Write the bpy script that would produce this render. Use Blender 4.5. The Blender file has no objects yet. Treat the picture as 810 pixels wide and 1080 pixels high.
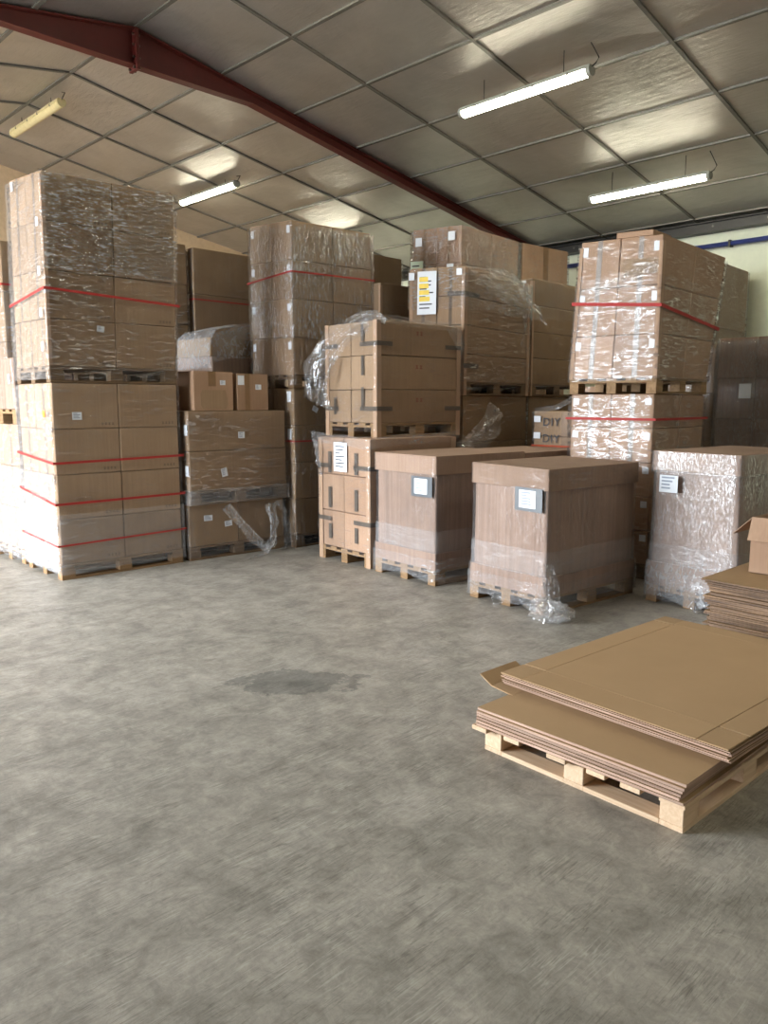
import bpy, bmesh, math, random
from mathutils import Vector, Matrix, noise as mnoise
random.seed(7)
S = bpy.context.scene
COL = S.collection

# ------------------------------------------------------------------ camera, sky, exposure
cam = bpy.data.cameras.new('camera'); cam_o = bpy.data.objects.new('camera', cam); COL.objects.link(cam_o)
cam_o.location = (0, 0, 1.65)
PITCH = math.atan(115 / 815)
cam_o.rotation_euler = (math.pi / 2 - PITCH, 0, -math.pi / 4)
cam.sensor_fit = 'AUTO'; cam.sensor_width = 36; cam.lens = 815 / 1080 * 36; cam.clip_end = 200
S.camera = cam_o
S.view_settings.view_transform = 'Standard'; S.view_settings.look = 'None'
S.view_settings.gamma = 1; S.view_settings.use_curve_mapping = False
S.view_settings.exposure = -0.1
SKY = 34.0
TUBE = 52.0
w_ = bpy.data.worlds.new('overcast_sky'); S.world = w_; w_.use_nodes = True
wb = w_.node_tree.nodes['Background']; wb.inputs['Color'].default_value = (0.86, 0.93, 1.0, 1); wb.inputs['Strength'].default_value = SKY
S.cycles.transparent_max_bounces = 24
S.cycles.max_bounces = 9; S.cycles.diffuse_bounces = 5; S.cycles.glossy_bounces = 4
S.cycles.sample_clamp_indirect = 6.0
def portal(name, loc, rot, sx, sy):
    l = bpy.data.lights.new(name, 'AREA'); l.shape = 'RECTANGLE'; l.size = sx; l.size_y = sy
    l.cycles.is_portal = True
    o = bpy.data.objects.new(name, l); COL.objects.link(o); o.location = loc; o.rotation_euler = rot
DOOR = (5.4, 11.6, 4.2)            # the big loading door in the wall on the yard side: v0, v1, height
portal('door_daylight', (-3.22, (DOOR[0] + DOOR[1]) / 2, DOOR[2] / 2), (0, -math.pi / 2, 0), DOOR[2], DOOR[1] - DOOR[0])

# ------------------------------------------------------------------ materials
def lin(c):
    return tuple((x / 255 / 12.92) if x / 255 <= .04045 else ((x / 255 + .055) / 1.055) ** 2.4 for x in c) + (1,)
class NT:
    def __init__(s, name):
        s.m = bpy.data.materials.new(name); s.m.use_nodes = True; s.t = s.m.node_tree; s.n = s.t.nodes; s.l = s.t.links
        s.n.clear(); s.out = s.n.new('ShaderNodeOutputMaterial')
    def add(s, t, **k):
        x = s.n.new(t)
        for a, v in k.items(): setattr(x, a, v)
        return x
    def put(s, node, sock, v):
        i = node.inputs[sock]
        if isinstance(v, bpy.types.NodeSocket): s.l.new(v, i)
        else: i.default_value = v
    def coords(s, scale=(1, 1, 1), kind='Object', rot=(0, 0, 0), rnd=True):
        tc = s.add('ShaderNodeTexCoord'); mp = s.add('ShaderNodeMapping'); s.l.new(tc.outputs[kind], mp.inputs['Vector'])
        mp.inputs['Scale'].default_value = scale; mp.inputs['Rotation'].default_value = rot
        if rnd:
            oi = s.add('ShaderNodeObjectInfo'); mu = s.add('ShaderNodeMath', operation='MULTIPLY'); s.l.new(oi.outputs['Random'], mu.inputs[0]); mu.inputs[1].default_value = 37.0
            s.l.new(mu.outputs[0], mp.inputs['Location'])
        return mp.outputs[0]
    def noise(s, vec, scale=5, detail=4, rough=.5, dist=0):
        x = s.add('ShaderNodeTexNoise'); s.l.new(vec, x.inputs['Vector'])
        for k, v in (('Scale', scale), ('Detail', detail), ('Roughness', rough), ('Distortion', dist)): x.inputs[k].default_value = v
        return x.outputs['Fac']
    def ramp(s, fac, stops):
        r = s.add('ShaderNodeValToRGB'); s.l.new(fac, r.inputs[0]); e = r.color_ramp.elements
        while len(e) < len(stops): e.new(.5)
        for el, (p, c) in zip(e, stops): el.position = p; el.color = c if len(c) == 4 else tuple(c) + (1,)
        return r.outputs['Color']
    def mix(s, fac, a, b, mode='MIX'):
        x = s.add('ShaderNodeMix', data_type='RGBA', blend_type=mode)
        for i, v in ((0, fac), (6, a), (7, b)):
            if isinstance(v, bpy.types.NodeSocket): s.l.new(v, x.inputs[i])
            else: x.inputs[i].default_value = v
        return x.outputs[2]
    def math(s, op, a, b=0.0):
        x = s.add('ShaderNodeMath', operation=op)
        s.put(x, 0, a); s.put(x, 1, b); return x.outputs[0]
    def bump(s, h, strength=.3, dist=.01):
        b = s.add('ShaderNodeBump'); s.l.new(h, b.inputs['Height']); b.inputs['Strength'].default_value = strength; b.inputs['Distance'].default_value = dist
        return b.outputs[0]
    def principled(s, **k):
        p = s.add('ShaderNodeBsdfPrincipled')
        for a, v in k.items(): s.put(p, a.replace('_', ' '), v)
        return p
    def done(s, shader):
        s.l.new(shader, s.out.inputs['Surface']); return s.m

def g(v): return (v, v, v, 1)
def flat(name, rgb, rough=.6, metal=0.0, var=.08, spec=.5):
    t = NT(name); f = t.noise(t.coords(), 14, 3)
    c = lin(rgb); lo = tuple(x * (1 - var) for x in c[:3]) + (1,); hi = tuple(min(1, x * (1 + var)) for x in c[:3]) + (1,)
    col = t.ramp(f, [(.3, lo), (.7, hi)])
    return t.done(t.principled(Base_Color=col, Roughness=rough, Metallic=metal, Specular_IOR_Level=spec).outputs[0])

def cardboard(name, a, b, rough=.78, lines=(0, 0, 1), lscale=60, lstr=.12):
    t = NT(name); v = t.coords()
    f = t.noise(v, 2.2, 5, .6); f2 = t.noise(t.coords((60, 60, 60)), 1, 2)
    col = t.ramp(f, [(.3, lin(a)), (.7, lin(b))])
    oi = t.add('ShaderNodeObjectInfo')
    sh = t.ramp(oi.outputs['Random'], [(0, g(.86)), (1, g(1.08))])
    col = t.mix(1, col, sh, 'MULTIPLY')
    fl = t.noise(t.coords((lscale if lines[2] else 1.5, lscale if lines[2] else 1.5, .8 if lines[2] else lscale)), 1, 2)
    col = t.mix(lstr, col, t.ramp(fl, [(.35, g(.35)), (.65, g(1))]), 'MULTIPLY')
    bp = t.bump(t.math('ADD', f2, t.math('MULTIPLY', fl, 1.5)), .12, .004)
    return t.done(t.principled(Base_Color=col, Roughness=rough, Normal=bp, Specular_IOR_Level=.25).outputs[0])

def film(name, stretch, scale=1.0, veil=(.06, .45), gloss=.25, rough=.16, bump=.5, rot=(0, 0, 0), tint=(.92, .93, .95, 1), dist=.02, base=.10, patch=(.36, .66)):
    """stretch wrap: mostly see-through, whitish where layers gather, some with pale folds as painted glare, shiny wrinkles"""
    t = NT(name)
    v = t.coords(stretch, rot=rot)
    w1 = t.noise(v, 2.6 * scale, 2, .5, .4)
    w2 = t.noise(v, 8.5 * scale, 3, .55, 1.0)
    big = t.noise(t.coords((1, 1, 1)), 2.0, 3, .6)
    hgt = t.math('ADD', w1, t.math('MULTIPLY', w2, .35))
    nrm = t.bump(hgt, bump, dist)
    m = t.math('MULTIPLY', t.ramp(w2, [(.52, g(0)), (.63, g(1))]), t.ramp(big, [(patch[0], g(.08)), (patch[1], g(1))]))
    alpha = t.math('MULTIPLY_ADD', m, veil[1] - veil[0]); alpha.node.inputs[2].default_value = veil[0]
    tr = t.add('ShaderNodeBsdfTransparent'); tr.inputs['Color'].default_value = (.98, .98, .98, 1)
    di = t.add('ShaderNodeBsdfDiffuse'); di.inputs['Color'].default_value = tint; t.l.new(nrm, di.inputs['Normal'])
    tl = t.add('ShaderNodeBsdfTranslucent'); tl.inputs['Color'].default_value = tint
    dm = t.add('ShaderNodeMixShader'); dm.inputs[0].default_value = .3; t.l.new(di.outputs[0], dm.inputs[1]); t.l.new(tl.outputs[0], dm.inputs[2])
    m1 = t.add('ShaderNodeMixShader'); t.l.new(alpha, m1.inputs[0]); t.l.new(tr.outputs[0], m1.inputs[1]); t.l.new(dm.outputs[0], m1.inputs[2])
    gl = t.add('ShaderNodeBsdfGlossy'); gl.inputs['Roughness'].default_value = rough; gl.inputs['Color'].default_value = (.95, .95, .95, 1); t.l.new(nrm, gl.inputs['Normal'])
    fr = t.add('ShaderNodeFresnel'); fr.inputs['IOR'].default_value = 1.45
    gm = t.math('MULTIPLY_ADD', m, 2.4); gm.node.inputs[2].default_value = base
    gf = t.math('MULTIPLY', t.math('MULTIPLY', t.math('ADD', fr.outputs[0], .02), gm), gloss); gf.node.use_clamp = True
    m2 = t.add('ShaderNodeMixShader'); t.l.new(gf, m2.inputs[0]); t.l.new(m1.outputs[0], m2.inputs[1]); t.l.new(gl.outputs[0], m2.inputs[2])
    return t.done(m2.outputs[0])

def wood(name, a, b, stretch=(2, 30, 30), rough=.7):
    t = NT(name); f = t.noise(t.coords(stretch), 1.5, 5, .6, .8)
    oi = t.add('ShaderNodeObjectInfo')
    col = t.mix(1, t.ramp(f, [(.3, lin(a)), (.65, lin(b))]), t.ramp(oi.outputs['Random'], [(0, g(.85)), (1, g(1.08))]), 'MULTIPLY')
    return t.done(t.principled(Base_Color=col, Roughness=rough, Normal=t.bump(f, .15, .004), Specular_IOR_Level=.3).outputs[0])

M = {}
M['kraft'] = cardboard('kraft_carton', (143, 117, 91), (157, 131, 104))
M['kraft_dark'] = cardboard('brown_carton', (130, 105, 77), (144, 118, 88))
M['kraft_warm'] = cardboard('tan_carton', (158, 126, 101), (172, 141, 116))
M['sleeve'] = cardboard('pinkish_sleeve_board', (142, 116, 100), (160, 134, 117), lscale=34, lstr=.3)
M['lidboard'] = cardboard('lid_board', (150, 123, 104), (164, 137, 118), lscale=40, lstr=.15)
M['sheet'] = cardboard('flat_sheet_board', (168, 138, 103), (174, 144, 109), lines=(0, 0, 0), lscale=2, lstr=.03)
M['sheet_edge'] = cardboard('cut_board_edge', (176, 142, 122), (216, 184, 162), lines=(0, 0, 0), lscale=90, lstr=.6)
M['post'] = cardboard('edge_protector_board', (170, 138, 112), (180, 149, 122))
M['tape_brown'] = flat('brown_packing_tape', (104, 86, 68), .35)
M['tape_dark'] = flat('dark_packing_tape', (84, 74, 64), .35)
M['tape_kraft'] = flat('kraft_packing_tape', (128, 98, 66), .4)
M['red'] = flat('red_strap', (158, 34, 28), .7)
M['orange'] = flat('orange_strap', (176, 70, 34), .7)
M['paper'] = flat('white_paper', (226, 230, 236), .6, var=.02)
M['paper_green'] = flat('pale_green_paper', (205, 222, 205), .6, var=.02)
M['ink'] = flat('dark_ink', (52, 54, 62), .6)
M['ink_pale'] = flat('small_grey_print', (150, 158, 172), .6)
M['ink_soft'] = flat('faded_ink', (96, 82, 64), .7)
M['ink_red'] = flat('red_brown_print', (128, 66, 46), .7)
M['yellow'] = flat('yellow_marker', (236, 206, 92), .6)
M['orange_tag'] = flat('orange_tag', (232, 128, 40), .6)
M['pouch'] = flat('grey_document_pouch', (98, 102, 106), .3)
M['wood_old'] = wood('weathered_pallet_wood', (120, 92, 62), (150, 120, 86))
M['wood_dark'] = wood('dark_pallet_wood', (92, 72, 52), (120, 96, 70))  # darker brown than the weathered boards
M['wood_new'] = wood('fresh_pine_wood', (208, 176, 142), (226, 198, 166), (30, 2, 30))
M['wood_new_x'] = wood('fresh_pine_board', (208, 176, 142), (226, 198, 166), (2, 30, 30))
M['wood_shim'] = flat('offcut_wood', (200, 180, 150), .7)
M['film_h'] = film('stretch_film_clear', (.9, .9, 6), .9, (.008, .26), 1.3, .14, .8, dist=.025)
M['film_v'] = film('stretch_film_upright_folds', (6, 6, 1.0), 1.1, (.01, .42), 2.0, .14, 1.0, dist=.025, base=.12)
M['film_d'] = film('stretch_film_slanting_folds', (.9, .9, 6), 1.1, (.01, .34), 2.0, .14, 1.0, rot=(.18, .22, 0), dist=.025, base=.12)
M['film_glare'] = film('stretch_film_glare_folds', (1.3, 1.3, 8), 1.2, (.01, .6), 2.6, .15, 1.0, rot=(.2, .34, 0), dist=.03, base=.12, patch=(.36, .56))  # milky folds made paler, their colour standing in for lamp glare
M['film_rib'] = film('stretch_film_glare_ribs', (7, 7, 1.6), 1.0, (.01, .55), 2.4, .15, 1.0, dist=.02, base=.12, patch=(.36, .56))  # upright pale folds, likewise painted in place of lamp glare
M['film_dull'] = film('stretch_film_thin', (1, 1, 6), .9, (.02, .13), .6, .15, .6, dist=.025)
M['film_haze'] = film('stretch_film_layers_or_glare', (1.5, 1.5, 6), .8, (.08, .36), .9, .18, .7)  # layered film; also whitens some faces as painted daylight and reflections
M['film_veil'] = film('stretch_film_daylight_white', (1.6, 1.6, 5), .8, (.10, .5), .8, .2, .6)  # film whitened in its colour to imitate overexposing daylight
M['film_fog'] = film('stretch_film_cloudy', (3, 3, 2), .8, (.24, .6), 1.0, .18, .8)
M['film_band'] = film('stretch_film_overlap', (1, 1, 6), .8, (.13, .28), .6, .2, .4)
M['film_tight'] = film('stretch_film_tight', (17, 17, 1.7), 1.0, (.04, .24), .6, .2, .5, dist=.008)
M['film_shiny'] = film('stretch_film_shiny', (1.4, 1.4, 5), .9, (.008, .14), 1.1, .12, .9, rot=(.2, .2, 0))
M['film_silver'] = film('stretch_film_silvery', (20, 20, 3.6), 1.0, (.12, .5), 2.2, .22, .5, dist=.007)
M['film_bunch'] = film('gathered_film', (3, 3, 3), 1.6, (.09, .36), 1.6, .12, 1.0, dist=.03)

def floor_mat():
    t = NT('worn_concrete')
    v = t.coords((1, 1, 1), rnd=False)
    big = t.noise(v, .55, 4, .55); mid = t.noise(v, 3.2, 7, .68, .4); fine = t.noise(v, 38, 5, .7)
    s1 = t.noise(t.coords((2.0, 4.6, 1), rot=(0, 0, .9), rnd=False), 2.0, 8, .78, 1.6)
    s2 = t.noise(t.coords((5, 2.2, 1), rot=(0, 0, .35), rnd=False), 2.0, 8, .78, 2.0)
    col = t.ramp(mid, [(.30, lin((132, 127, 118))), (.5, lin((155, 149, 139))), (.72, lin((173, 167, 157)))])
    col = t.mix(.5, col, t.ramp(big, [(.3, g(.82)), (.7, g(1.1))]), 'MULTIPLY')
    col = t.mix(.45, col, t.ramp(fine, [(.3, g(.72)), (.7, g(1.12))]), 'MULTIPLY')
    col = t.mix(.30, col, t.ramp(s1, [(.34, g(.66)), (.5, g(1)), (.7, g(1.15))]), 'MULTIPLY')
    col = t.mix(.22, col, t.ramp(s2, [(.34, g(.6)), (.5, g(1)), (.7, g(1.15))]), 'MULTIPLY')
    # pale worn flecks and thin scratches of many directions
    fk = t.noise(t.coords((1, 1, 1), rnd=False), 9, 10, .82, .6)
    col = t.mix(.55, col, t.ramp(fk, [(.36, g(.55)), (.5, g(1)), (.62, g(1.4))]), 'MULTIPLY')
    for a_, sc_, th in ((.35, 3.0, .03), (1.1, 2.4, .03), (2.0, 2.7, .022), (-.5, 1.7, .03)):
        sx = t.noise(t.coords((1.0, 16, 1), rot=(0, 0, a_), rnd=False), sc_, 3, .6, .35)
        mk = t.noise(t.coords((1, 1, 1), rnd=False), 2.2 + a_ * .3, 4, .7)
        ln_ = t.ramp(sx, [(.5 - th, g(0)), (.5, g(1)), (.5 + th, g(0))])
        fac = t.math('MULTIPLY', t.math('MULTIPLY', ln_, t.ramp(mk, [(.5, g(0)), (.62, g(1))])), .6)
        col = t.mix(fac, col, lin((92, 88, 80)) if a_ != 1.1 else lin((190, 186, 176)))
    # the damp patch on the floor
    tc = t.add('ShaderNodeTexCoord'); mp = t.add('ShaderNodeMapping'); t.l.new(tc.outputs['Object'], mp.inputs['Vector'])
    mp.vector_type = 'TEXTURE'; mp.inputs['Location'].default_value = (2.76, 3.5, 0); mp.inputs['Rotation'].default_value = (0, 0, -.7); mp.inputs['Scale'].default_value = (.42, .24, 1)
    ln = t.add('ShaderNodeVectorMath', operation='LENGTH'); t.l.new(mp.outputs[0], ln.inputs[0])
    d = t.math('ADD', ln.outputs['Value'], t.math('MULTIPLY', t.math('SUBTRACT', t.noise(v, 6.5, 5, .7), .5), 2.2))
    st = t.ramp(d, [(.76, (.58, .60, .62)), (.88, g(1))])
    col = t.mix(1, col, st, 'MULTIPLY')
    rg = t.ramp(mid, [(.3, g(.54)), (.7, g(.38))])
    h = t.math('ADD', t.math('MULTIPLY', fine, .5), t.math('MULTIPLY', s1, .4))
    return t.done(t.principled(Base_Color=col, Roughness=rg, Normal=t.bump(h, .16, .004), Specular_IOR_Level=.45).outputs[0])
M['floor'] = floor_mat()
def foil_mat():
    t = NT('foil_faced_insulation')
    v = t.coords((1, 1, 1), rnd=False)
    a = t.noise(v, 1.3, 4, .55, .6); b = t.noise(t.coords((6, 1.2, 1), rnd=False), 2.5, 5, .65, .4)
    c = t.noise(v, 55, 2)
    col = t.ramp(a, [(.3, lin((178, 174, 168))), (.7, lin((198, 194, 188)))])
    h = t.math('ADD', t.math('MULTIPLY', a, 1.4), t.math('ADD', t.math('MULTIPLY', b, .5), t.math('MULTIPLY', c, .04)))
    return t.done(t.principled(Base_Color=col, Metallic=.85, Roughness=t.ramp(b, [(.3, g(.37)), (.7, g(.5))]), Normal=t.bump(h, .35, .05)).outputs[0])
M['foil'] = foil_mat()
M['batten'] = flat('grey_ceiling_strip', (104, 100, 92), .5, .3)
M['wall_white'] = flat('painted_block_wall', (222, 226, 204), .7, var=.03)
M['wall_gable'] = flat('peach_foam_wall', (190, 162, 130), .8, var=.06)
M['wall_grey'] = flat('grey_wall', (170, 168, 160), .8)
M['steel_dark'] = flat('dark_steel', (48, 45, 40), .5, .3)
M['steel_red'] = flat('red_oxide_paint', (86, 27, 21), .5)
M['bolt'] = flat('bolt_steel', (110, 104, 98), .4, .8)
M['pipe_blue'] = flat('blue_pipe_paint', (38, 52, 110), .4)
M['plastic'] = flat('grey_lamp_housing', (150, 150, 140), .5)
M['yard'] = flat('yard_concrete', (175, 172, 165), .9)
M['plastic_yellow'] = flat('aged_lamp_plastic', (206, 190, 142), .45)
M['cable'] = flat('dark_cable', (40, 38, 36), .6)
def emit(name, col, st):
    t = NT(name); e = t.add('ShaderNodeEmission'); e.inputs['Color'].default_value = col; e.inputs['Strength'].default_value = st
    return t.done(e.outputs[0])
M['tube'] = emit('lit_diffuser', (1.0, .96, .76, 1), TUBE)

# ------------------------------------------------------------------ mesh helpers
class MB:
    def __init__(s): s.v = []; s.f = []; s.mi = []; s.sm = False
    def box(s, x0, x1, y0, y1, z0, z1, mi=0):
        b = len(s.v); s.v += [(x, y, z) for z in (z0, z1) for y in (y0, y1) for x in (x0, x1)]
        s.f += [tuple(b + i for i in q) for q in ((0, 2, 3, 1), (4, 5, 7, 6), (0, 1, 5, 4), (2, 6, 7, 3), (0, 4, 6, 2), (1, 3, 7, 5))]; s.mi += [mi] * 6; return s
    def quad(s, pts, mi=0):
        b = len(s.v); s.v += [tuple(p) for p in pts]; s.f.append(tuple(range(b, b + len(pts)))); s.mi.append(mi); return s
    def prism(s, poly, axis, a0, a1, mi=0):
        """poly: 2d points in the two other axes (cyclic order), extruded along axis"""
        b = len(s.v); n = len(poly)
        for a in (a0, a1):
            for p, q in poly: s.v.append((a, p, q) if axis == 0 else (p, a, q) if axis == 1 else (p, q, a))
        s.f.append(tuple(b + i for i in range(n))[::-1]); s.f.append(tuple(b + n + i for i in range(n)))
        for i in range(n): j = (i + 1) % n; s.f.append((b + i, b + j, b + n + j, b + n + i))
        s.mi += [mi] * (n + 2); return s
    def tube(s, pts, r, n=8, mi=0):
        b0 = len(s.v); pts = [Vector(p) for p in pts]
        for i, p in enumerate(pts):
            d = (pts[min(i + 1, len(pts) - 1)] - pts[max(i - 1, 0)]).normalized()
            u = d.cross(Vector((0, 0, 1)) if abs(d.z) < .9 else Vector((1, 0, 0))).normalized(); w = d.cross(u)
            for k in range(n):
                a = 2 * math.pi * k / n; s.v.append(tuple(p + u * (r * math.cos(a)) + w * (r * math.sin(a))))
        for i in range(len(pts) - 1):
            for k in range(n):
                k2 = (k + 1) % n; s.f.append((b0 + i * n + k, b0 + i * n + k2, b0 + (i + 1) * n + k2, b0 + (i + 1) * n + k)); s.mi.append(mi)
        e = b0 + (len(pts) - 1) * n
        s.f += [tuple(b0 + k for k in range(n))[::-1], tuple(e + k for k in range(n))]; s.mi += [mi, mi]; return s
    def grid(s, fn, nu, nv, mi=0):
        b = len(s.v)
        for j in range(nv + 1):
            for i in range(nu + 1): s.v.append(tuple(fn(i / nu, j / nv)))
        for j in range(nv):
            for i in range(nu):
                a = b + j * (nu + 1) + i; s.f.append((a, a + 1, a + nu + 2, a + nu + 1)); s.mi.append(mi)
        return s
    def build(s, name, mats, parent=None, bevel=0, smooth=False, warp=None, fix=True, loc=None, rot=0):
        me = bpy.data.meshes.new(name); me.from_pydata(s.v, [], s.f)
        for m in (mats if isinstance(mats, (list, tuple)) else [mats]): me.materials.append(m)
        for p, m in zip(me.polygons, s.mi): p.material_index = m; p.use_smooth = smooth
        if bevel or fix:
            bm = bmesh.new(); bm.from_mesh(me)
            if fix: bmesh.ops.recalc_face_normals(bm, faces=bm.faces)
            if bevel: bmesh.ops.bevel(bm, geom=list(bm.edges), offset=bevel, segments=1, affect='EDGES', profile=.5)
            bm.to_mesh(me); bm.free()
        if warp:
            for v in me.vertices: v.co = warp(*v.co)
        o = bpy.data.objects.new(name, me); COL.objects.link(o)
        if parent: o.parent = parent
        if loc: o.location = loc
        if rot: o.rotation_euler = (0, 0, rot)
        return o
def tag(o, label, cat, group=None):
    o['label'] = label; o['category'] = cat
    if group: o['group'] = group
    return o
def thing(name, label, cat, loc, rz=0, group=None):
    o = bpy.data.objects.new(name, None); COL.objects.link(o); o.empty_display_size = .1
    o.location = loc; o.rotation_euler = (0, 0, rz); return tag(o, label, cat, group)
def struct(o): o['kind'] = 'structure'; return o

# ------------------------------------------------------------------ the hall
U0, U1, V0, V1, RIDGE = -3.2, 11.7, -4.0, 13.4, 4.24
def zc(u): return 6.175 - .165 * (RIDGE + abs(u - RIDGE))
struct(MB().box(U0 - .2, U1 + .2, V0 - .2, V1 + .2, -.2, 0).build('floor', M['floor']))
gr = struct(MB().box(-40, U0 - .2, -30, 40, -.25, -.06).build('ground_yard', M['yard']))
struct(MB().box(U1, U1 + .2, V0, V1, 0, zc(U1) + .1).build('wall_right', M['wall_white']))
struct(MB().prism([(U0, 0), (U1, 0), (U1, zc(U1) + .1), (RIDGE, zc(RIDGE) + .1), (U0, zc(U0) + .1)], 1, V1, V1 + .2).build('wall_far', M['wall_gable']))
struct(MB().prism([(U0, 0), (U1, 0), (U1, zc(U1) + .1), (RIDGE, zc(RIDGE) + .1), (U0, zc(U0) + .1)], 1, V0 - .2, V0).build('wall_near', M['wall_grey']))
zl = zc(U0) + .1
struct(MB().box(U0 - .2, U0, V0, DOOR[0], 0, zl).box(U0 - .2, U0, DOOR[1], V1, 0, zl).box(U0 - .2, U0, DOOR[0], DOOR[1], DOOR[2], zl).build('wall_left', M['wall_grey']))
# roof panels
ul = [RIDGE + 1.03 * k for k in range(8)] + [U1 - .01]
vl = [V0, -2.3, -.85, .62, 2.08, 3.55, 5.08, 6.58, 8.0, 9.42, 10.76, 12.1, V1 + .05]
cm = MB(); rr = random.Random(11)
for side in (1, -1):
    for i in range(len(ul) - 1):
        for j in range(len(vl) - 1):
            ua, ub, va, vb = ul[i], ul[i + 1], vl[j], vl[j + 1]
            amp = rr.uniform(-.02, .026); tu = rr.uniform(-.012, .012); tv = rr.uniform(-.012, .012); sd = rr.uniform(0, 50)
            def fn(a, b):
                u = ua + (ub - ua) * a; v = va + (vb - va) * b
                e = 16 * a * (1 - a) * b * (1 - b)
                z = zc(u) + amp * e + tu * (a - .5) * min(1, e * 2) + tv * (b - .5) * min(1, e * 2) + .006 * e * mnoise.noise(Vector((u * 2.3, v * 2.3, sd)))
                return (u if side > 0 else 2 * RIDGE - u, v, z + .004)
            cm.grid(fn, 8, 8)
ce = struct(cm.build('ceiling', M['foil'], smooth=True, fix=False))
# lift the roof's outer skin over it so that no sky comes through
struct(MB().prism([(U0 - .2, zc(U0) + .08), (RIDGE, zc(RIDGE) + .08), (U1 + .2, zc(U1) + .08), (U1 + .2, zc(U1) + .2), (RIDGE, zc(RIDGE) + .25), (U0 - .2, zc(U0) + .2)], 1, V0 - .2, V1 + .2).build('roof_skin', M['steel_dark']))
bt = MB()
for side in (1, -1):
    for k, u in enumerate(ul[:-1]):
        if k == 0 and side < 0: continue
        uu = u if side > 0 else 2 * RIDGE - u; z = zc(u)
        bt.box(uu - .022, uu + .022, V0, V1, z - .012, z + .012)
    for v in vl[1:-1]:
        a, b = (RIDGE, U1) if side > 0 else (2 * RIDGE - U1, RIDGE)
        za, zb = zc(a), zc(b)
        bt.prism([(a, za - .016), (b, zb - .016), (b, zb + .01), (a, za + .01)], 1, v - .018, v + .018)
struct(bt.build('trim_1', M['batten']))

# steel rafter pair bolted at the ridge
bz = thing('steel_roof_beam', 'dark red steel roof beam bolted together at the ridge under the foil ceiling', 'beam', (RIDGE, 7.9, 5.1))
def arm(sg):
    m = MB(); L = 7.35 if sg > 0 else 7.35
    def zb(x): return 5.10 if x <= 1.45 else 5.10 - .165 * (x - 1.45)
    def zt(x): return zc(RIDGE + x) - .012
    xs = [0, 1.45, L]
    w = []
    lo = [(sg * x, zb(x) - 5.1) for x in xs]; hi = [(sg * x, zt(x) - 5.1) for x in xs]
    m.prism(lo + hi[::-1], 1, -.006, .006)                                   # web
    m.prism(lo + [(x, z + .014) for x, z in lo[::-1]], 1, -.06, .06)       # lower flange
    m.prism([(x, z - .014) for x, z in hi] + hi[::-1], 1, -.075, .075)       # upper flange
    return m.build('rafter', M['steel_red'], bz)
arm(1); arm(-1)
for sg in (1, -1):
    MB().box(sg * .002 if sg > 0 else -.018, .018 if sg > 0 else -.002, -.085, .085, -.04, .35).build('end_plate', M['steel_red'], bz)
for y in (-.05, .05):
    for z in (-.02, .08, .2, .3):
        MB().tube([(-.04, y, z), (.04, y, z)], .013, 6).build('bolt', M['bolt'], bz)
# eave member and blue pipe along the far side wall
ev = thing('eave_girder', 'dark steel eave girder along the top of the white wall', 'beam', (U1 - .10, 4.7, 4.145))
MB().box(-.08, .095, -8.65, 8.65, -.05, -.03).box(-.08, .095, -8.65, 8.65, .085, .10).box(-.02, 0, -8.65, 8.65, -.03, .085).build('girder', M['steel_dark'], ev)
for k in range(22): MB().tube([(-.035, -8.2 + k * .76, .035), (-.015, -8.2 + k * .76, .035)], .016, 6).build('bolt', M['bolt'], ev)
bp = thing('blue_pipe', 'blue pipe running along the white wall below the eave girder', 'pipe', (U1 - .08, 4.7, 3.91))
MB().tube([(0, -8.7, 0), (0, 3.2, 0)], .035, 10).build('pipe_run', M['pipe_blue'], bp, smooth=True)
for k in range(8): MB().box(-.045, .07, -7.6 + 1.5 * k, -7.57 + 1.5 * k, -.045, .045).build('bracket', M['steel_dark'], bp)
tag(MB().tube([(U1 - .012, 5.42, 4.02), (U1 - .012, 5.42, 0.02)], .007, 6).build('cable', M['cable']), 'thin dark cable hanging straight down the white wall', 'cable')

# fluorescent fittings
def lamp(u, v, z, lit, label, grp=None, parent=None):
    t = thing('fluorescent_light', label, 'light', (u, v, z), 0, grp)
    s = .165 if u > RIDGE else -.165
    n = 10; hw = .055
    hous = MB().prism([(-.062, .026), (.062, .026), (.05, .062), (-.05, .062)], 1, 0, 1.57); hous.build('housing', M['plastic'] if lit else M['plastic_yellow'], t)
    prof = [(hw * math.cos(a), .030 - .062 * math.sin(a) if True else 0) for a in [math.pi * k / n for k in range(n + 1)]]
    MB().prism(prof, 1, .03, 1.54).build('diffuser', M['tube'] if lit else M['plastic_yellow'], t)
    for y0, y1 in ((-.012, .03), (1.54, 1.582)):
        MB().prism([(x * 1.08, q * 1.05) for x, q in prof] + [(-.04, .064), (.04, .064)], 1, y0, y1).build('end_cap', M['plastic'] if lit else M['plastic_yellow'], t)
    for y in (.22, .62, .95, 1.35):
        MB().box(-.062, .062, y - .012, y + .012, .018, .044).build('clip', M['bolt'], t)
    for y in (.3, 1.27):
        MB().tube([(0, y, .062), (0, y, zc(u) - z)], .005, 6).build('hanger', M['steel_dark'], t)
    MB().tube([(.0, .0, .045), (.0, -.05, .07), (.02, -.07, .12), (.02, .02, zc(u) - z - .005)], .006, 6).build('cable', M['cable'], t)
    return t
lamp(6.92, 4.15, 4.75, True, 'lit fluorescent tube light nearest, largest in view under the foil ceiling')
lamp(9.52, 4.07, 4.30, True, 'lit fluorescent tube light above the leaning stack beside the white wall')
lamp(7.02, 10.14, 4.88, True, 'lit fluorescent tube light hanging just beyond the tall double stack with three lower straps')
lamp(4.36, 9.99, 5.30, False, 'unlit yellowed fluorescent tube light hanging near the ridge beyond the red beam')
lamp(9.52, 10.14, 4.46, True, 'lit fluorescent tube light hidden behind the tall stacks at the back')
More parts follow.
